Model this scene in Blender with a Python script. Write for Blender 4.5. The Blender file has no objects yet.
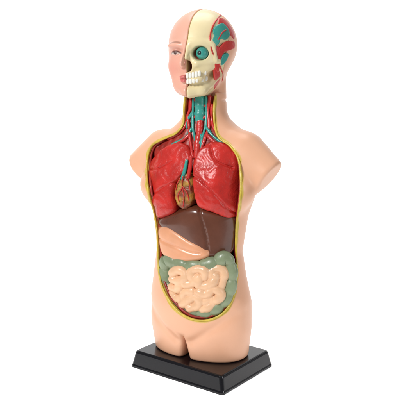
import bpy, math, random
import numpy as np
random.seed(4); np.random.seed(4)
C = bpy.context.scene.collection
R = math.radians
# ------------------------------------------------------------ camera
CAM = np.array([0.0, -7.0, 2.89]); PITCH = R(9); FPX = 700.0
FW = np.array([0, math.cos(PITCH), -math.sin(PITCH)]); UP = np.array([0, math.sin(PITCH), math.cos(PITCH)]); RT = np.array([1.0, 0, 0])
cd = bpy.data.cameras.new('camera'); cam = bpy.data.objects.new('camera', cd); C.objects.link(cam)
cam.location = CAM.tolist(); cam.rotation_euler = (R(90) - PITCH, 0, 0)
cd.lens = 36 * FPX / 400; cd.sensor_width = 36; cd.clip_end = 200
bpy.context.scene.camera = cam

def ray(px, py):
    d = FW + RT * ((px - 200) / FPX) + UP * ((200 - py) / FPX)
    return d / np.linalg.norm(d)

class Frame:
    def __init__(s, x, y, deg): s.o = np.array([x, y, 0.0]); s.c = math.cos(R(deg)); s.s = math.sin(R(deg))
    def dirl(s, d): return np.array([d[0]*s.c + d[1]*s.s, -d[0]*s.s + d[1]*s.c, d[2]])
    def local(s, p): return s.dirl(np.asarray(p) - s.o)
    def world(s, V):
        V = np.asarray(V, float); x = V[:, 0]*s.c - V[:, 1]*s.s + s.o[0]; y = V[:, 0]*s.s + V[:, 1]*s.c + s.o[1]
        return np.stack([x, y, V[:, 2]], 1)
BASE = Frame(0.02, 0.10, -37)
BODY = Frame(0.02, 0.10, -30)
HEAD = Frame(0.015, 0.10, -24)

def march(px, py, f, fr):
    o = fr.local(CAM); d = fr.dirl(ray(px, py)); t = 5.3; best = (9, None)
    while t < 8.6:
        p = o + d*t; v = float(f(p[0], p[1], p[2]))
        if v < best[0]: best = (v, p)
        if v < 0.0008: break
        t += max(v*0.5, 0.002)
    v, p = best
    if v > 0.002:
        e = 1e-3
        for _ in range(6):
            v = float(f(*p)); g = np.array([float(f(p[0]+e, p[1], p[2])) - v, float(f(p[0], p[1]+e, p[2])) - v, float(f(p[0], p[1], p[2]+e)) - v]) / e
            p = p - g*v/max(1e-6, g.dot(g))
    return p
def on(pts, f, fr): return np.array([march(a, b, f, fr) for a, b in pts])

def Yf(x, z): return -0.31 + 0.70*np.minimum(np.abs(x), .6)**2
def onY(pts, off=0.0, fr=BODY, Y=Yf):
    out = []
    for a, b in pts:
        o = fr.local(CAM); d = fr.dirl(ray(a, b)); y = -0.25
        for _ in range(25):
            t = (y - o[1])/d[1]; p = o + d*t; y = .5*y + .5*(float(Y(p[0], p[2])) + off)
        out.append(p)
    return np.array(out)

# ------------------------------------------------------------ math helpers
def smin(a, b, k):
    h = np.clip(.5 + .5*(b - a)/k, 0, 1); return b + (a - b)*h - k*h*(1 - h)
def smax(a, b, k): return -smin(-a, -b, k)
def ell(x, y, z, c, r):
    X = (x - c[0])/r[0]; Y = (y - c[1])/r[1]; Z = (z - c[2])/r[2]
    k0 = np.sqrt(X*X + Y*Y + Z*Z) + 1e-9
    k1 = np.sqrt((X/r[0])**2 + (Y/r[1])**2 + (Z/r[2])**2) + 1e-9
    return k0*(k0 - 1)/k1
def cap(x, y, z, a, b, ra, rb):
    a = np.array(a, float); b = np.array(b, float); ab = b - a
    t = np.clip(((x - a[0])*ab[0] + (y - a[1])*ab[1] + (z - a[2])*ab[2])/ab.dot(ab), 0, 1)
    return np.sqrt((x - a[0] - ab[0]*t)**2 + (y - a[1] - ab[1]*t)**2 + (z - a[2] - ab[2]*t)**2) - (ra + (rb - ra)*t)
def crom(P, n=8, closed=False):
    P = np.asarray(P, float); N = len(P); out = []
    for i in range(N if closed else N - 1):
        if closed: p0, p1, p2, p3 = P[(i-1) % N], P[i], P[(i+1) % N], P[(i+2) % N]
        else: p0, p1, p2, p3 = P[max(i-1, 0)], P[i], P[i+1], P[min(i+2, N-1)]
        for k in range(n):
            t = k/n; out.append(.5*((2*p1) + (p2 - p0)*t + (2*p0 - 5*p1 + 4*p2 - p3)*t*t + (-p0 + 3*p1 - 3*p2 + p3)*t**3))
    if not closed: out.append(P[-1])
    return np.array(out)
def polysd(x, z, P):
    d = np.full(np.broadcast(x, z).shape, 1e9); s = np.ones(d.shape); n = len(P)
    for i in range(n):
        a = P[i]; b = P[i-1]; ex, ez = b[0]-a[0], b[1]-a[1]; wx = x - a[0]; wz = z - a[1]
        t = np.clip((wx*ex + wz*ez)/(ex*ex + ez*ez + 1e-12), 0, 1)
        d = np.minimum(d, (wx - ex*t)**2 + (wz - ez*t)**2)
        c1 = z >= a[1]; c2 = z < b[1]; c3 = ex*wz > ez*wx
        s = np.where((c1 & c2 & c3) | (~c1 & ~c2 & ~c3), -s, s)
    return s*np.sqrt(d)
def linesd(x, z, P):
    d = np.full(np.broadcast(x, z).shape, 1e9)
    for i in range(len(P) - 1):
        a = P[i]; b = P[i+1]; ex, ez = b[0]-a[0], b[1]-a[1]; wx = x - a[0]; wz = z - a[1]
        t = np.clip((wx*ex + wz*ez)/(ex*ex + ez*ez + 1e-12), 0, 1)
        d = np.minimum(d, (wx - ex*t)**2 + (wz - ez*t)**2)
    return np.sqrt(d)

def nets(f, lo, hi, h):
    ax = [np.arange(lo[i], hi[i] + h, h) for i in range(3)]
    x = ax[0][:, None, None]; y = ax[1][None, :, None]; z = ax[2][None, None, :]
    F = np.asarray(f(x, y, z)); F = np.broadcast_to(F, (len(ax[0]), len(ax[1]), len(ax[2]))).astype(np.float64)
    F = F.copy()
    F[0] = F[-1] = 1e-2; F[:, 0] = F[:, -1] = 1e-2; F[:, :, 0] = F[:, :, -1] = 1e-2
    S = F < 0
    cnt = sum(S[i:S.shape[0]-1+i, j:S.shape[1]-1+j, k:S.shape[2]-1+k].astype(np.int8) for i in (0, 1) for j in (0, 1) for k in (0, 1))
    act = (cnt > 0) & (cnt < 8); I = np.argwhere(act)
    idx = -np.ones(act.shape, np.int64); idx[act] = np.arange(len(I))
    acc = np.zeros((len(I), 3)); num = np.zeros(len(I))
    for axis in range(3):
        o1, o2 = [a for a in range(3) if a != axis]
        for u in (0, 1):
            for v in (0, 1):
                A = I.copy(); A[:, o1] += u; A[:, o2] += v; B = A.copy(); B[:, axis] += 1
                fa = F[A[:, 0], A[:, 1], A[:, 2]]; fb = F[B[:, 0], B[:, 1], B[:, 2]]
                m = (fa < 0) != (fb < 0); t = np.where(m, fa/np.where(m, fa - fb, 1), 0)
                P = A.astype(float); P[:, axis] += t
                acc[m] += P[m]; num[m] += 1
    V = acc/num[:, None]*h + np.array([ax[0][0], ax[1][0], ax[2][0]])
    Q = []
    for axis in range(3):
        o1, o2 = (axis + 1) % 3, (axis + 2) % 3
        sl0 = [slice(None)]*3; sl1 = [slice(None)]*3; sl0[axis] = slice(0, -1); sl1[axis] = slice(1, None)
        a = S[tuple(sl0)]; b = S[tuple(sl1)]; E = np.argwhere(a != b)
        ok = (E[:, o1] > 0) & (E[:, o2] > 0) & (E[:, o1] < F.shape[o1]-1) & (E[:, o2] < F.shape[o2]-1); E = E[ok]
        ins = a[E[:, 0], E[:, 1], E[:, 2]]
        def cell(du, dv):
            c = E.copy(); c[:, o1] -= du; c[:, o2] -= dv; return idx[c[:, 0], c[:, 1], c[:, 2]]
        q = np.stack([cell(1, 1), cell(0, 1), cell(0, 0), cell(1, 0)], 1)
        q[~ins] = q[~ins][:, ::-1]; Q.append(q)
    return V, np.concatenate(Q)

def link(name, V, faces, mat, parent, fr=None, col=None, smooth=True, relax=0):
    if fr is not None: V = fr.world(V)
    V = np.asarray(V, float) - BASE.o
    x = V[:, 0]*BASE.c + V[:, 1]*BASE.s; y = -V[:, 0]*BASE.s + V[:, 1]*BASE.c; V = np.stack([x, y, V[:, 2]], 1)
    me = bpy.data.meshes.new(name); me.from_pydata(V.tolist(), [], faces.tolist() if hasattr(faces, 'tolist') else faces); me.update()
    me.materials.append(mat)
    if smooth: me.polygons.foreach_set('use_smooth', [True]*len(me.polygons))
    if col is not None:
        a = me.color_attributes.new('Col', 'FLOAT_COLOR', 'POINT')
        a.data.foreach_set('color', np.concatenate([col, np.ones((len(col), 1))], 1).astype(np.float32).ravel())
    o = bpy.data.objects.new(name, me); C.objects.link(o); o.parent = parent
    if relax:
        m = o.modifiers.new('smooth', 'SMOOTH'); m.factor = .5; m.iterations = relax
    return o

def tube(P, r, n=14, closed=False, seg=8, mod=None):
    P = crom(P, seg, closed) if seg > 1 else np.asarray(P, float); N = len(P)
    r = np.interp(np.linspace(0, 1, N), np.linspace(0, 1, len(r)), r) if hasattr(r, '__len__') else np.full(N, r)
    L = np.concatenate([[0], np.cumsum(np.linalg.norm(np.diff(P, axis=0), axis=1))])
    if mod is not None: r = r*mod(L)
    T = (np.roll(P, -1, 0) - np.roll(P, 1, 0)) if closed else np.gradient(P, axis=0)
    T /= np.linalg.norm(T, axis=1)[:, None] + 1e-9
    u = np.cross(T[0], [0, 1, 0.13]); u /= np.linalg.norm(u); V = []; ang = np.linspace(0, 2*math.pi, n, endpoint=False)
    for i in range(N):
        u = u - T[i]*u.dot(T[i]); u /= np.linalg.norm(u); w = np.cross(T[i], u)
        V += [P[i] + r[i]*(math.cos(a)*u + math.sin(a)*w) for a in ang]
    Fc = []
    for i in range(N if closed else N - 1):
        for k in range(n):
            j = (i + 1) % N; Fc.append([i*n + k, i*n + (k+1) % n, j*n + (k+1) % n, j*n + k])
    if not closed:
        V.append(P[0] - T[0]*r[0]*.6); V.append(P[-1] + T[-1]*r[-1]*.6); c0 = len(V)-2; c1 = len(V)-1
        for k in range(n): Fc.append([c0, (k+1) % n, k]); Fc.append([c1, (N-1)*n + k, (N-1)*n + (k+1) % n])
    return np.array(V), Fc
def merge(parts):
    V = []; Fc = []; o = 0
    for v, f in parts:
        V.append(v); Fc += [[i + o for i in q] for q in f]; o += len(v)
    return np.concatenate(V), Fc

# ------------------------------------------------------------ materials
def mat(name, col=None, rough=.35, bump=0, bscale=30, coat=0, var=.08, vscale=6, sss=0, attr=False, cells=0, spec=.5):
    m = bpy.data.materials.new(name); m.use_nodes = True; nt = m.node_tree; N = nt.nodes; L = nt.links
    p = N['Principled BSDF']; p.inputs['Roughness'].default_value = rough; p.inputs['Coat Weight'].default_value = coat; p.inputs['Coat Roughness'].default_value = .12
    p.inputs['Specular IOR Level'].default_value = spec
    tc = N.new('ShaderNodeTexCoord'); nz = N.new('ShaderNodeTexNoise'); nz.inputs['Scale'].default_value = vscale; nz.inputs['Detail'].default_value = 5
    L.new(tc.outputs['Object'], nz.inputs['Vector'])
    mr = N.new('ShaderNodeMapRange'); mr.inputs['To Min'].default_value = 1 - var; mr.inputs['To Max'].default_value = 1 + var; mr.inputs['From Min'].default_value = .3; mr.inputs['From Max'].default_value = .7
    L.new(nz.outputs['Fac'], mr.inputs['Value'])
    mx = N.new('ShaderNodeVectorMath'); mx.operation = 'SCALE'; L.new(mr.outputs['Result'], mx.inputs['Scale'])
    if attr:
        a = N.new('ShaderNodeAttribute'); a.attribute_name = 'Col'; L.new(a.outputs['Color'], mx.inputs[0])
    else: mx.inputs[0].default_value = col
    L.new(mx.outputs[0], p.inputs['Base Color'])
    rr = N.new('ShaderNodeMapRange'); rr.inputs['To Min'].default_value = rough*.85; rr.inputs['To Max'].default_value = min(1, rough*1.2); L.new(nz.outputs['Fac'], rr.inputs['Value']); L.new(rr.outputs['Result'], p.inputs['Roughness'])
    if sss:
        p.inputs['Subsurface Weight'].default_value = sss; p.inputs['Subsurface Radius'].default_value = (.06, .025, .015); p.inputs['Subsurface Scale'].default_value = 1.0
    if bump:
        b = N.new('ShaderNodeBump'); b.inputs['Strength'].default_value = bump; b.inputs['Distance'].default_value = .01
        if cells:
            t = N.new('ShaderNodeTexVoronoi'); t.inputs['Scale'].default_value = bscale; t.feature = 'SMOOTH_F1'
            n2 = N.new('ShaderNodeTexNoise'); n2.inputs['Scale'].default_value = bscale*.5; n2.inputs['Detail'].default_value = 1; L.new(tc.outputs['Object'], n2.inputs['Vector'])
            ad = N.new('ShaderNodeMixRGB'); ad.inputs['Fac'].default_value = .05; L.new(tc.outputs['Object'], ad.inputs['Color1']); L.new(n2.outputs['Color'], ad.inputs['Color2'])
            L.new(ad.outputs['Color'], t.inputs['Vector']); L.new(t.outputs['Distance'], b.inputs['Height'])
        else:
            t = N.new('ShaderNodeTexNoise'); t.inputs['Scale'].default_value = bscale; t.inputs['Detail'].default_value = 4
            L.new(tc.outputs['Object'], t.inputs['Vector']); L.new(t.outputs['Fac'], b.inputs['Height'])
        L.new(b.outputs['Normal'], p.inputs['Normal'])
    return m
SKIN = (.81, .44, .275)
YEL = (.60, .44, .055)
M = dict(
    skin=mat('peach skin plastic', rough=.36, attr=True, var=.02, bump=.05, bscale=60, sss=.08),
    lung=mat('red lung plastic', (.52, .022, .016), .36, .26, 58, .12, .18, 8, cells=1, spec=.35),
    heart=mat('golden brown heart plastic', attr=True, rough=.38, bump=.7, bscale=34, coat=.1, var=.3, vscale=26),
    liver=mat('brown liver plastic', (.115, .034, .016), .28, .12, 14, .3, .15),
    stomach=mat('tan stomach plastic', (.74, .34, .18), .32, .15, 18, .2, .08),
    colon=mat('grey green plastic', (.23, .28, .165), .36, .3, 24, .12, .14, 9),
    small=mat('cream intestine plastic', rough=.34, bump=.15, bscale=24, coat=.15, var=.08, vscale=9, attr=True),
    rim=mat('yellow rim plastic', YEL, .38, .4, 40, .1, .2, 14),
    red=mat('red painted plastic', (.53, .025, .020), .33, .3, 40, .2, .15),
    dred=mat('dark red flesh plastic', (.32, .025, .018), .4, .6, 22, .1, .3, 12),
    teal=mat('teal painted plastic', (.035, .30, .25), .33, .3, 30, .2, .15),
    bone=mat('cream bone plastic', attr=True, rough=.36, bump=.15, bscale=20, coat=.1, var=.06),
    white=mat('white tooth plastic', (.82, .80, .72), .3, 0, 10, .1, .03),
    black=mat('glossy black plastic', (.003, .003, .005), .20, .03, 60, .2, .2, spec=.3),
    dark=mat('dark paint', (.012, .03, .03), .25),
)

# ------------------------------------------------------------ root
root = bpy.data.objects.new('anatomical_torso_model', None); C.objects.link(root)
root.location = BASE.o.tolist(); root.rotation_euler = (0, 0, R(-37)); root.empty_display_size = .3
root['label'] = 'plastic anatomical torso with half skull head and exposed organs, standing on a black base'
root['category'] = 'anatomical model'

# ------------------------------------------------------------ base
Z0 = -.030
def base():
    W, D = 1.12, .85
    prof = [(.040, Z0), (.040, Z0 + .020), (.034, Z0 + .036), (.010, .125), (.004, .142), (-.010, .15)]
    def ring(off, z, rad=.035, n=5):
        hx, hy = W/2 + off, D/2 + off; P = []
        for k, (sx, sy) in enumerate(((1, 1), (-1, 1), (-1, -1), (1, -1))):
            for i in range(n + 1):
                a = R(90*k + 90*i/n); P.append((sx*(hx - rad) + rad*math.cos(a), sy*(hy - rad) + rad*math.sin(a), z))
        return P
    V = []; Fc = []; rings = [ring(o, z) for o, z in prof]
    n = len(rings[0])
    for r_ in rings: V += r_
    for i in range(len(rings) - 1):
        for k in range(n): Fc.append([i*n + k, i*n + (k+1) % n, (i+1)*n + (k+1) % n, (i+1)*n + k])
    Fc.append([(len(rings)-1)*n + k for k in range(n)]); Fc.append([k for k in range(n)][::-1])
    o = link('base', BASE.world(np.array(V)), Fc, M['black'], root, smooth=False)
    b = o.modifiers.new('bevel', 'BEVEL'); b.width = .005; b.segments = 2; b.limit_method = 'ANGLE'; b.angle_limit = R(25)
base()

# ------------------------------------------------------------ torso
TZ = np.array([0.0, .15, .45, .75, 1.0, 1.26, 1.63, 1.9, 2.12, 2.30, 2.42, 2.50, 2.58, 2.66, 3.2])
TA = np.array([.51, .525, .56, .552, .503, .463, .505, .585, .625, .60, .50, .365, .255, .215, .200])
TB = np.array([.30, .32, .37, .375, .355, .335, .37, .40, .37, .33, .28, .25, .215, .205, .20])
TY = np.array([.02, .02, .01, .0, -.01, -.01, .0, .01, .03, .05, .06, .06, .05, .04, .03])
TXc = np.array([-.02, -.02, -.02, -.018, -.022, -.025, -.015, .0, .01, .01, .015, .02, .015, .015, .015])
zz = np.linspace(-.1, 3.3, 681)
def smooth_tab(v):
    t = np.interp(zz, TZ, v); k = np.exp(-np.linspace(-2, 2, 33)**2); k /= k.sum()
    return np.convolve(np.pad(t, 16, 'edge'), k, 'valid')
tA, tB, tY, tX = map(smooth_tab, (TA, TB, TY, TXc))
def torso0(x, y, z):
    a = np.interp(z, zz, tA); b = np.interp(z, zz, tB); cy = np.interp(z, zz, tY); cx = np.interp(z, zz, tX)
    e = 2.25
    q = (np.abs((x - cx)/a)**e + np.abs((y - cy)/b)**e + 1e-9)**(1/e)
    d = (q - 1)*np.minimum(a, b)*.95
    for s in (-1, 1):   # bust, shoulder blades and buttocks
        d = smin(d, ell(x, y, z, ((.415 if s > 0 else -.375), -.16, 1.92), (.235, .21, .20)), .10)
        d = smin(d, ell(x, y, z, (s*.25, .26, 2.12), (.20, .13, .26)), .12)
        d = smin(d, ell(x, y, z, (s*.21 - .03, .20, .62), (.26, .20, .27)), .10)
    d = smin(d, ell(x, y, z, (-.03, -.15, .66), (.33, .25, .30)), .12)
    slit = np.abs(x + .03) - np.clip((.40 - z)*.16, 0, .05)
    front = np.maximum(slit, z - .40)
    d = smax(d, -front, .07)
    for s in (-1, 1):   # groin crease
        ax_, az_ = s*.10 - .03, .36; bx_, bz_ = s*.50 - .03, .66
        ex, ez = bx_ - ax_, bz_ - az_; t = np.clip(((x - ax_)*ex + (z - az_)*ez)/(ex*ex + ez*ez), 0, 1)
        g = np.sqrt((x - ax_ - ex*t)**2 + (z - az_ - ez*t)**2)
        d = d + .024*np.exp(-(g/.045)**2)*(y < 0)*(1 - .7*t)
        o_ = .010 if s > 0 else -.035
        st = cap(x, y, z, (s*.46 + o_, .04, 2.28), (s*.92 + o_, .01, 1.91), .190, .158)
        dx, dz = .80, -.60
        st = smax(st, (s*(x - o_) - .762)*dx + (z - 2.075)*dz, .035)
        d = smin(d, st, .10)
    d = smax(d, z - 2.86, .02)
    d = smax(d, .151 - z, .02)
    return d
RIM_PX = [(185, 97), (184, 112), (183, 124), (175, 134), (161, 140), (151, 147), (147, 163), (148, 190), (152, 212), (157, 232), (158, 255), (160, 278),
          (167, 297), (180, 313), (196, 320), (212, 319), (226, 310), (234, 294), (237, 270), (236, 245), (237, 222), (240, 200), (241, 178), (238, 158), (230, 146), (219, 138), (215, 126), (214, 112), (215, 96)]
RIM = on(RIM_PX, torso0, BODY)
RIMC = crom(RIM, 6)
POLY = np.concatenate([RIMC[:, [0, 2]], [[RIMC[-1, 0], 3.05], [RIMC[0, 0], 3.05]]])
nb = int(np.argmin(RIMC[:, 2])); Lr = RIMC[:nb+1]; Rr = RIMC[nb:]
oL = np.argsort(Lr[:, 2]); oR = np.argsort(Rr[:, 2])
def yrim(x, z):
    l = np.interp(z, Lr[oL, 2], Lr[oL, 1]); r = np.interp(z, Rr[oR, 2], Rr[oR, 1])
    return np.where(x < 0, l, r)
def cavity(d0, x, y, z):
    p = polysd(x, z, POLY) if np.ndim(x) < 3 else polysd(x[:, :, 0], z[:, 0, :], POLY)[:, None, :]
    yb = np.where(z > 2.4, .02, .12)
    add = .008 + np.clip(-p*2.2 - .01, 0, .12)
    return np.maximum(np.maximum(p + .002, y - yb), np.minimum(d0 + .03, y - yrim(x, z) - add))
def torso(x, y, z):
    d = torso0(x, y, z); c = cavity(d, x, y, z)
    d = smax(d, -c, .010)
    return d + .014*np.exp(-((z - 2.782)/.010)**2)*np.clip((y + .02)/.08, 0, 1)      # joint seam below the head
V, Q = nets(torso, (-1.08, -.5, .1), (1.06, .60, 2.95), .0104)
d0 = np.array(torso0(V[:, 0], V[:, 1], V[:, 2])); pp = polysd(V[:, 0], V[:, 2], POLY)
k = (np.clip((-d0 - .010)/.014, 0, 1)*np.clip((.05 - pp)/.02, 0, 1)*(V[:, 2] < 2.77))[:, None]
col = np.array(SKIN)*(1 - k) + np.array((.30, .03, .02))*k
R3 = RIMC; dist = np.full(len(V), 9.0)
for i in range(0, len(R3) - 1):
    a, b = R3[i], R3[i+1]; ab = b - a; t = np.clip((V - a).dot(ab)/(ab.dot(ab) + 1e-12), 0, 1); dist = np.minimum(dist, np.linalg.norm(V - a - t[:, None]*ab, axis=1))
k = (np.clip((.028 + .004*np.sin(V[:, 2]*37) - dist)/.008, 0, 1)*(d0 > -.03))[:, None]
col = col*(1 - k) + np.array(YEL)*k
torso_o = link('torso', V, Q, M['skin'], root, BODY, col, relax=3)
v, f = tube(RIM, .0105, 12, seg=8, mod=lambda L: 1 + .14*np.sin(L*23) + .10*np.sin(L*9.3 + 1))
link('cavity_rim', v, f, M['rim'], torso_o, BODY)
inn = RIM.copy(); inn[:, 0] -= np.sign(inn[:, 0])*.020; inn[:, 1] += .028; inn[:, 2] += np.where(inn[:, 2] < 1.0, .020, 0)
v, f = tube(inn[4:25], .013, 10, seg=8); link('cavity_lining', v, f, M['dred'], torso_o, BODY)

# ------------------------------------------------------------ pillow organs
def organ(name, pxs, m, t=.09, r=.07, off=0, grooves=(), gd=.02, gw=.016, h=.009, colf=None, parent=None, Y=Yf, bulge=0, inset=.012, bump=None):
    P3 = onY(pxs, off, Y=Y); P = crom(P3[:, [0, 2]], 6, True)
    G = [crom(onY(g, off, Y=Y)[:, [0, 2]], 5) for g in grooves]
    def f(x, y, z):
        X2, Z2 = (x[:, :, 0], z[:, 0, :])
        dp = polysd(X2, Z2, P); g = np.zeros(dp.shape)
        for q in G: g = np.maximum(g, gd*np.exp(-(linesd(X2, Z2, q)/gw)**2))
        yc = Y(X2, Z2) + off + t - bulge*np.sqrt(np.clip(-dp/.2, 0, 1))
        dp3 = dp[:, None, :]; v_ = np.abs(y - yc[:, None, :]) - t + r; u = dp3 + r
        d = np.sqrt(np.maximum(u, 0)**2 + np.maximum(v_, 0)**2) + np.minimum(np.maximum(u, v_), 0) - r
        w_ = np.clip((.44 - np.abs(x))/.10, 0, 1); ins_ = .018 + (inset - .018)*w_
        d = smax(d, torso0(x, y, z) + ins_, .03) + g[:, None, :]
        if bump is not None: d = d + bump(x, y, z)
        return d
    lo = (P[:, 0].min() - .04, -.54, P[:, 1].min() - .04); hi = (P[:, 0].max() + .04, .3, P[:, 1].max() + .04)
    V, Q = nets(f, lo, hi, h)
    return link(name, V, Q, m, parent or root, BODY, None if colf is None else colf(V), relax=1)
LL = [(152, 156), (159, 149), (168, 144), (178, 145), (185, 152), (187, 163), (183, 173), (175, 183), (172, 196), (174, 211), (165, 217), (154, 218), (148, 205), (146, 185), (147, 167)]
RL = [(191, 160), (196, 150), (204, 143), (216, 143), (227, 147), (235, 156), (239, 170), (240, 187), (239, 204), (236, 218), (226, 219), (211, 213), (198, 208), (193, 196), (191, 178)]
lb = lambda x, y, z: .003*np.sin(x*47 + 2*np.sin(z*31))*np.sin(z*41 + 2*np.sin(x*29))
organ('lung', LL, M['lung'], .11, .065, -.055, [[(186, 180), (170, 184), (158, 192), (144, 203)], [(148, 170), (160, 168), (170, 161)]], .016, .010, h=.008, bulge=.06, inset=-.012, bump=lb)
organ('lung', RL, M['lung'], .11, .065, -.055, [[(190, 176), (204, 182), (220, 196), (236, 220)], [(206, 146), (214, 160), (232, 168)]], .016, .010, h=.008, bulge=.07, inset=-.012, bump=lb)
def hcol(V):
    n = np.zeros(len(V))
    for k in range(5):
        a = np.random.randn(3)*34; n += np.sin(V.dot(a) + k*1.7)
    a = np.array((.42, .22, .035)); b = np.array((.22, .055, .02)); t = np.clip(n*.4 + .55, 0, 1)[:, None]
    return a*t + b*(1 - t)
hb = lambda x, y, z: .005*np.sin(x*52 + z*40)*np.sin(z*48 - x*22)
HP = [(177, 180), (182, 173), (188, 174), (192, 182), (192, 195), (189, 206), (183, 210), (176, 205), (173, 192)]
ho = organ('heart', HP, M['heart'], .09, .05, -.035, [[(176, 186), (184, 188), (193, 186)]], .012, .010, h=.007, colf=hcol, bulge=.02, bump=hb)
cv = [tube(onY(l, -.050), .0052, 8, seg=6) for l in ([(183, 176), (182, 186), (184, 197), (183, 207)], [(182, 186), (187, 193), (189, 201)], [(182, 188), (178, 195), (179, 202)], [(186, 177), (189, 183), (190, 190)], [(180, 178), (177, 184), (176, 190)])]
link('coronary_artery', *merge(cv), M['red'], ho, BODY)
gv = [tube(onY(l, -.03), [.014, .020, .018], 12, seg=6) for l in ([(187, 160), (185, 170), (182, 179)], [(191, 156), (190, 168), (188, 178)])]
link('aorta', *gv[1], M['red'], ho, BODY); link('vena_cava', *gv[0], M['teal'], ho, BODY)
organ('liver', [(156, 220), (168, 213), (180, 209), (195, 206), (215, 211), (233, 217), (239, 232), (235, 247), (223, 257), (208, 259), (196, 252), (180, 240), (161, 230)], M['liver'], .10, .075, -.015, [[(200, 210), (206, 232), (208, 252)]], .014, .012, bulge=.055)
organ('stomach', [(157, 228), (166, 225), (176, 231), (187, 239), (200, 246), (209, 254), (203, 260), (188, 263), (172, 262), (161, 255), (157, 241)], M['stomach'], .10, .075, -.045, [[(158, 238), (172, 245), (188, 252), (200, 254)]], .012, .014, bulge=.05, inset=-.005)
CO = [(167, 261), (178, 264), (191, 267), (205, 266), (216, 262), (225, 258), (230, 265), (231, 277), (229, 290), (222, 302), (212, 310), (200, 313), (188, 310), (177, 303), (169, 291), (165, 276)]
cp = onY(CO, -.012)
v, f = tube(cp, .070, 24, closed=True, seg=18, mod=lambda L: .78 + .30*np.sqrt(np.abs(np.sin(L*21 + .6*np.sin(L*5)))) + .02*np.sin(L*61))
mid = np.repeat(crom(cp, 18, True), 24, axis=0); v[:, 1] = mid[:, 1] + (v[:, 1] - mid[:, 1])*.70
col_o = link('large_intestine', v, f, M['colon'], root, BODY)
organ('mesentery', [(160, 259), (200, 264), (232, 258), (236, 280), (227, 304), (212, 318), (198, 319), (181, 312), (167, 297), (161, 278)], M['colon'], .05, .035, -.01, parent=col_o, bump=lb)
LOOPS = [[(173, 273), (179, 270), (185, 273), (185, 279), (178, 281), (173, 279)],
         [(192, 277), (192, 271), (199, 269), (205, 271), (205, 277)],
         [(212, 275), (213, 270), (219, 268), (224, 272), (223, 279), (221, 286)],
         [(186, 284), (193, 283), (199, 278), (199, 285), (206, 286), (213, 282), (216, 276)],
         [(172, 287), (178, 289), (181, 284)], [(173, 292), (176, 298), (182, 298), (186, 292), (193, 291)],
         [(199, 292), (206, 294), (213, 289), (219, 291), (221, 295), (217, 300)],
         [(183, 304), (189, 300), (195, 297), (200, 300), (197, 306), (190, 308)],
         [(205, 301), (212, 297), (213, 302), (208, 307), (203, 309)]]
segs = []
for li, lp in enumerate(LOOPS):
    pp3 = crom(onY(lp, -.040 + .012*((li % 3) - 1)), 5); LS = np.concatenate([[0], np.cumsum(np.linalg.norm(np.diff(pp3, axis=0), axis=1))])
    rr_ = .0490*(1 + .08*np.sin(LS*30 + li) + .05*np.sin(LS*67)); segs.append((pp3, rr_))
bp = crom(onY([(175, 275), (190, 273), (210, 272), (221, 273), (220, 292), (212, 303), (200, 307), (187, 302), (176, 294)], -.0)[:, [0, 2]], 4, True)
def sif(x, y, z):
    d = np.full((x.shape[0], y.shape[1], z.shape[2]), 9.0)
    for P_, r_ in segs:
        for i in range(len(P_) - 1): d = np.minimum(d, cap(x, y*1.0, z, P_[i], P_[i+1] + 1e-6, r_[i], r_[i+1]))
    p = polysd(x[:, :, 0], z[:, 0, :], bp)[:, None, :]; fill = np.maximum(p, np.abs(y - (Yf(x, z) + .05)) - .045)
    return np.minimum(d, fill)
allp = np.concatenate([s[0] for s in segs])
V, Q = nets(sif, tuple(allp.min(0) - .08), tuple(allp.max(0) + np.array((.08, .12, .08))), .0062)
dep = V[:, 1] - (Yf(V[:, 0], V[:, 2]) - .050); k = np.clip(dep/.045, 0, 1)[:, None]**1.3  # crease shade painted into the vertex colour, darker with depth
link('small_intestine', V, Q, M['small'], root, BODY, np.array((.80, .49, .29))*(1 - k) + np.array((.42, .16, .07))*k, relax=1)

# ------------------------------------------------------------ neck contents
def neckm(x, y, z):
    d = torso0(x, y, z) + .040
    p = polysd(x[:, :, 0], z[:, 0, :], POLY)[:, None, :] + .004
    d = smax(smax(np.maximum(d, p), 2.12 - z, .02), y - .05, .02)
    return d + .004*np.sin((x + .3*(z - 2.5)*np.sign(x))*80)*(z > 2.3)
V, Q = nets(neckm, (-.5, -.4, 2.05), (.55, .15, 2.90), .009)
nk = link('neck_muscle', V, Q, M['dred'], root, BODY, relax=2)
inner = lambda x, y, z: torso0(x, y, z) + .028
def vessel(name, m, lines, r, f=inner):
    parts = [tube(on(l, f, BODY), r, 10, seg=7, mod=lambda L: 1 + .15*np.sin(L*33)) for l in lines]
    link(name, *merge(parts), m, root, BODY)
vessel('artery', M['red'], [[(190, 96), (191, 106), (188, 116), (189, 126), (190, 138), (193, 158)], [(210, 96), (208, 112), (209, 126), (205, 138), (199, 156)], [(190, 134), (182, 141), (168, 147)], [(206, 134), (214, 142), (226, 149)], [(187, 100), (186, 112), (186, 124), (179, 133), (168, 139)], [(212, 104), (212, 120), (216, 132), (225, 143)], [(195, 99), (199, 104), (204, 106), (208, 104)], [(195, 116), (200, 119), (206, 116)], [(196, 106), (197, 112), (195, 118)]], .0165)
vessel('vein', M['teal'], [[(194, 98), (193, 112), (193, 128), (196, 142), (197, 156)], [(206, 97), (206, 110), (206, 124), (202, 140), (201, 154)], [(206, 127), (213, 136), (226, 146)], [(192, 128), (186, 137), (172, 145)], [(198, 132), (202, 138), (198, 145)], [(193, 112), (188, 120), (187, 128)]], .0145)
tr = on([(200, 116), (200, 130), (198, 142), (197, 160)], lambda x, y, z: torso0(x, y, z) + .040, BODY)
v, f = tube(tr, .036, 14, seg=14, mod=lambda L: 1 + .05*np.sin(L*150)); link('trachea', v, f, M['red'], root, BODY)
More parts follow.
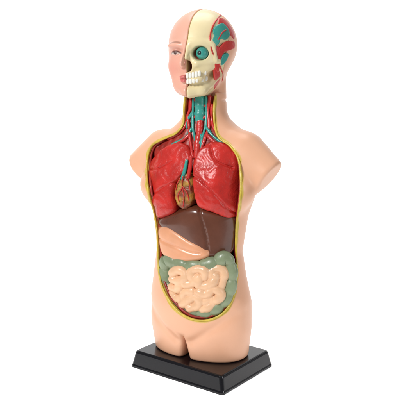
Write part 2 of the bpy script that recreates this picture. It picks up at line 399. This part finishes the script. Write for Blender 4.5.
lx = on([(200, 97), (200, 103), (200, 109), (200, 115), (200, 121), (200, 128)], lambda x, y, z: torso0(x, y, z) + .042, BODY)
v, f = tube(lx, [.046, .052, .050, .058, .044, .022], 18, seg=10, mod=lambda L: 1 + .05*np.sin(L*90)); link('larynx', v, f, M['teal'], root, BODY)

# ------------------------------------------------------------ head
def head_plain(x, y, z):
    d = ell(x, y, z, (0, .04, 3.325), (.335, .375, .345))
    d = smin(d, ell(x, y, z, (0, -.09, 3.09), (.250, .265, .295)), .14)
    return d
def nape(x, y, z):
    n = cap(x, y, z, (.025, .06, 2.6), (.025, .06, 3.15), .210, .198)
    return smax(smax(n, 2.79 - z, .008), -.035 - y, .02)
def head_skin(x, y, z):
    d = head_plain(x, y, z)
    for s in (-1, 1):
        d = smax(d, -ell(x, y, z, (s*.120, -.41, 3.240), (.085, .10, .048)), .045)
        d = smin(d, ell(x, y, z, (s*.125, -.292, 3.235), (.056, .052, .036)), .012)
        d = smin(d, ell(x, y, z, (s*.120, -.300, 3.305), (.105, .055, .022)), .05)
        if s < 0: d = smin(d, ell(x, y, z, (s*.33, .06, 3.22), (.022, .055, .08)), .02)
        d = smin(d, ell(x, y, z, (s*.145, -.228, 3.10), (.085, .085, .09)), .08)
        d = smin(d, ell(x, y, z, (s*.075, -.220, 2.94), (.115, .11, .11)), .08)
        d = smax(d, -ell(x, y, z, (s*.085, -.405, 3.035), (.014, .05, .05)), .04)
        d = smin(d, ell(x, y, z, (s*.034, -.365, 3.108), (.028, .036, .025)), .014)
    d = smin(d, cap(x, y, z, (0, -.335, 3.30), (0, -.435, 3.130), .024, .033), .035)
    d = smin(d, ell(x, y, z, (0, -.372, 3.006), (.068, .036, .018)), .014)
    d = smin(d, ell(x, y, z, (0, -.362, 2.966), (.058, .036, .021)), .012)
    d = smax(d, -ell(x, y, z, (0, -.405, 2.925), (.06, .06, .018)), .03)
    d = smin(d, ell(x, y, z, (0, -.310, 2.868), (.080, .068, .055)), .05)
    return d
def cut(x, y, z, o=.09):
    return np.maximum(-x, y + o - .35*np.maximum(z - 3.3, 0))
def headf(x, y, z):
    d = smin(head_skin(x, y, z), nape(x, y, z), .03)
    c = np.maximum(cut(x, y, z), 2.76 - z + 0*x)
    return smax(d, -c, .008)
V, Q = nets(headf, (-.45, -.55, 2.66), (.45, .5, 3.72), .0074)
x, y, z = V.T
FACE = (.76, .40, .295)
k = np.clip((-y - .0)/.2, 0, 1)[:, None]
col = np.array(SKIN)*(1 - k) + np.array(FACE)*k
def paint(mask, c):
    m = np.clip(mask, 0, 1)[:, None]; col[:] = col*(1 - m) + np.array(c)*m
paint(.35*np.exp(-((x + .16)**2 + (z - 3.09)**2)/.008)*(y < -.1), (.74, .22, .18))
lip = np.minimum(((x/.076)**2 + ((z - 2.987)/.036)**2), 9)
paint(.85*np.clip((1.15 - lip)*3, 0, 1)*(y < -.3), (.60, .11, .11))
paint(.7*np.clip((.006 - np.abs(z - 2.987))*200, 0, 1)*(np.abs(x) < .07)*(y < -.3), (.25, .03, .03))
paint(.8*np.clip((.014 - np.abs(z - 3.335 + .9*(x + .13)**2*3))*90, 0, 1)*(np.abs(x + .135) < .08)*(y < -.1), (.30, .13, .08))
paint(.5*np.exp(-((x + .125)**2/.005 + (z - 3.262)**2/.0008))*(y < -.1), (.45, .18, .13))
ey = ((x + .125)/.050)**2 + ((z - 3.232)/.015)**2
paint((1 - ey)*5*(y < -.1), (.66, .58, .52))
paint((1 - (((x + .125)/.019)**2 + ((z - 3.234)/.018)**2))*5*(y < -.1), (.10, .05, .04))
paint((.010 - np.abs(z - 3.249 + (x + .125)**2*6))*200*(np.abs(x + .125) < .062)*(y < -.1), (.12, .04, .03))
opened = (cut(x, y, z) < .012) & (np.array(head_plain(x, y, z)) < -.010) & (y < .0)
col[opened] = (.70, .52, .24)
head_o = link('head', V, Q, M['skin'], root, HEAD, col, relax=1)
# skull
def skullf(x, y, z):
    d = head_plain(x, y, z) + .006
    d = smax(d, -ell(x, y, z, (.225, -.19, 2.985), (.078, .145, .085)), .025)
    d = smax(d, -ell(x, y, z, (.31, -.20, 3.25), (.06, .12, .09)), .04)
    d = smax(d, -ell(x, y, z, (.24, -.28, 2.84), (.10, .12, .05)), .03)
    d = smin(d, cap(x, y, z, (.0, -.305, 2.860), (.11, -.245, 2.880), .062, .050), .03)
    d = smin(d, cap(x, y, z, (.11, -.245, 2.880), (.215, -.09, 3.02), .048, .036), .04)
    d = smin(d, ell(x, y, z, (.04, -.315, 3.00), (.115, .055, .06)), .025)
    d = smin(d, cap(x, y, z, (.09, -.318, 3.130), (.250, -.172, 3.155), .038, .028), .016)
    d = smin(d, cap(x, y, z, (.03, -.328, 3.318), (.20, -.248, 3.318), .030, .028), .03)
    d = smin(d, cap(x, y, z, (.224, -.235, 3.30), (.238, -.205, 3.16), .024, .024), .018)
    d = smin(d, cap(x, y, z, (.008, -.345, 3.28), (.008, -.39, 3.180), .024, .020), .03)
    d = smax(d, -ell(x, y, z, (.128, -.34, 3.226), (.082, .12, .070)), .014)
    d = smax(d, -ell(x, y, z, (.012, -.37, 3.105), (.042, .095, .058)), .008)
    d = smax(d, -ell(x, y, z, (.085, -.40, 3.06), (.03, .07, .025)), .03)
    d = smax(d, -ell(x, y, z, (.05, -.41, 2.922), (.08, .065, .012)), .02)
    c = np.maximum(-x + .003, y + .07 - .35*np.maximum(z - 3.3, 0))
    return smax(d, c, .006)
V, Q = nets(skullf, (-.05, -.5, 2.72), (.42, .30, 3.72), .0070)
x, y, z = V.T
BONE = np.array((.77, .65, .38)); col = np.tile(BONE, (len(V), 1))
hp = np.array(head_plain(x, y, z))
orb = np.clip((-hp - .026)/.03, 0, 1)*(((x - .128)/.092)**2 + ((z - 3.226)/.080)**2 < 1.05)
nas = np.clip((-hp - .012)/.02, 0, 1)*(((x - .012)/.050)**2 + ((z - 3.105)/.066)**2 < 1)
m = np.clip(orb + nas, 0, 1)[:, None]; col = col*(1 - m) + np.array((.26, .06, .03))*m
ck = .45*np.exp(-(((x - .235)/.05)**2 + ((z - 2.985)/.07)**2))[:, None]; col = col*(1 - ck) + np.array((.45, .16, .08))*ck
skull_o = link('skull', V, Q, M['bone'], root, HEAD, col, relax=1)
def sphere(c, r, n=24, sx=1, sy=1, sz=1, pw=1.0):
    V = []; Fc = []
    sp_ = lambda v: math.copysign(abs(v)**pw, v)
    for i in range(n + 1):
        th = math.pi*i/n
        for k in range(n*2):
            ph = math.pi*k/n; V.append((c[0] + sx*r*sp_(math.sin(th))*sp_(math.cos(ph)), c[1] + sy*r*sp_(math.sin(th))*sp_(math.sin(ph)), c[2] + sz*r*sp_(math.cos(th))))
    m_ = n*2
    for i in range(n):
        for k in range(m_): Fc.append([i*m_ + k, (i+1)*m_ + k, (i+1)*m_ + (k+1) % m_, i*m_ + (k+1) % m_])
    return np.array(V), Fc
EC = np.array((.128, -.272, 3.228))
eye_o = link('eyeball', *sphere(EC, .060), M['teal'], skull_o, HEAD)
eye_o['label'] = 'teal eyeball in the bare skull socket'
dirv = np.array((-.08, -1, .0)); dirv /= np.linalg.norm(dirv)
link('pupil', *sphere(EC + dirv*.051, .023, 14, 1, .6, 1), M['dark'], skull_o, HEAD)
def yfront(f, x, z):
    y = -.55
    while y < 0 and float(f(x, y, z)) > 0: y += .002
    return y
for row, (z0, h0) in enumerate(((3.016, .028), (2.962, .026))):
    for k in range(6):
        a = .017 + k*.0295 if k < 4 else .017 + 3*.0295 + (k-3)*.026
        yy = yfront(skullf, a, z0)
        v, f = sphere((0, 0, 0), 1, 8, .0147, .013, h0, .70)
        an = 2.2*a; v2 = v.copy(); v2[:, 0] = v[:, 0]*math.cos(an) - v[:, 1]*math.sin(an) + a; v2[:, 1] = v[:, 0]*math.sin(an) + v[:, 1]*math.cos(an) + yy - .003; v2[:, 2] = v[:, 2] + z0 + 1.2*a*a
        link('tooth', v2, f, M['white'], skull_o, HEAD)
def patch(name, pxs, m, off=.010, th=.016, parent=None):
    P3 = on(pxs, head_plain, HEAD); ph = np.arctan2(P3[:, 0], -P3[:, 1])*.34
    P = crom(np.stack([ph, P3[:, 2]], 1), 5, True)
    def f(x, y, z):
        d = head_plain(x, y, z); u = np.arctan2(x + 0*z, -y + 0*z)*.34 + 0*z
        return smax(np.abs(d - off + th) - th, polysd(u, z + 0*u, P), .006)
    V, Q = nets(f, (P3[:, 0].min() - .05, P3[:, 1].min() - .08, P3[:, 2].min() - .04), (P3[:, 0].max() + .05, P3[:, 1].max() + .08, P3[:, 2].max() + .04), .0064)
    return link(name, V, Q, m, parent or head_o, HEAD, relax=1)
patch('temple_muscle', [(212, 49), (216, 45), (220, 47), (225, 42), (231, 40), (235, 42), (235, 48), (229, 51), (225, 52), (222, 57), (220, 64), (219, 72), (216, 71), (214, 60)], M['red'], .001)
patch('scalp_muscle', [(219, 18), (225, 19), (231, 26), (235, 35), (234, 40), (229, 34), (224, 27), (218, 25)], M['red'], .001)
patch('brain_plate', [(212, 42), (214, 36), (213, 30), (217, 25), (223, 23), (228, 28), (230, 35), (226, 40), (221, 39), (219, 44), (214, 47)], M['teal'], .003)
patch('brain_plate', [(222, 56), (226, 53), (229, 54), (227, 60), (223, 65), (221, 64)], M['teal'], .003)
patch('jaw_muscle', [(214, 69), (219, 69), (221, 78), (219, 86), (215, 93), (214, 88), (215, 80)], M['red'], -.004)
def hv(name, lines, m, r):
    link(name, *merge([tube(on(l, head_plain, HEAD), r, 10, seg=7) for l in lines]), m, head_o, HEAD)
hv('head_artery', [[(221, 15), (215, 22), (211, 32), (210, 42), (213, 54)], [(218, 40), (222, 33), (226, 30)], [(219, 64), (223, 76), (222, 88), (217, 97)]], M['red'], .007)

# ------------------------------------------------------------ backdrop
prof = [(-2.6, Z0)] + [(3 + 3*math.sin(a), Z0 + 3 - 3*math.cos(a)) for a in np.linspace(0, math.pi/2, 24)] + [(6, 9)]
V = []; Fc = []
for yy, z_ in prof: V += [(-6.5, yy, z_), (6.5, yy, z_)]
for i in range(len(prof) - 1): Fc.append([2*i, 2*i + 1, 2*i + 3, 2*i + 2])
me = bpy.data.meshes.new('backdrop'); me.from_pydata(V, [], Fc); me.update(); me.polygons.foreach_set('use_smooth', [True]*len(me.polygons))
bm_ = bpy.data.materials.new('white backdrop sheet with added glow'); bm_.use_nodes = True; nt = bm_.node_tree; p = nt.nodes['Principled BSDF']
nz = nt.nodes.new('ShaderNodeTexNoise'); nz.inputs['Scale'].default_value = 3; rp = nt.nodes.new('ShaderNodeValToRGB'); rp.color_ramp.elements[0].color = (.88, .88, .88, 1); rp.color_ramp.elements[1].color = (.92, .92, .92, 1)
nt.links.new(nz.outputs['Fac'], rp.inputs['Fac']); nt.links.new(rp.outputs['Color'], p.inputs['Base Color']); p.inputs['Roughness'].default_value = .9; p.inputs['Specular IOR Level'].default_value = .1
p.inputs['Emission Color'].default_value = (1, 1, 1, 1); p.inputs['Emission Strength'].default_value = .55  # glow added to keep the sheet white and wash out shadows
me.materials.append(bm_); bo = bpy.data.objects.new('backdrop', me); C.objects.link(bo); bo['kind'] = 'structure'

# ------------------------------------------------------------ light
w = bpy.data.worlds.new('World'); bpy.context.scene.world = w; w.use_nodes = True
w.node_tree.nodes['Background'].inputs['Color'].default_value = (1, 1, 1, 1); w.node_tree.nodes['Background'].inputs['Strength'].default_value = .28
def area(name, loc, tgt, size, e, c=(1, 1, 1)):
    l = bpy.data.lights.new(name, 'AREA'); l.shape = 'RECTANGLE'; l.size = size[0]; l.size_y = size[1]; l.energy = e; l.color = c
    o = bpy.data.objects.new(name, l); C.objects.link(o); o.location = loc
    from mathutils import Vector
    o.rotation_euler = (Vector(tgt) - Vector(loc)).to_track_quat('-Z', 'Y').to_euler()
area('key_softbox', (-4.2, -4.8, 5.6), (0, 0, 1.8), (1.6, 1.6), 420)
area('fill_softbox', (5.5, -4.5, 3.5), (0, 0, 1.8), (1.2, 3), 85)
area('top_softbox', (0, 1.0, 7.0), (0, 0, 1), (3, 3), 110)
vs = bpy.context.scene.view_settings; vs.view_transform = 'Standard'; vs.look = 'None'; vs.exposure = 0
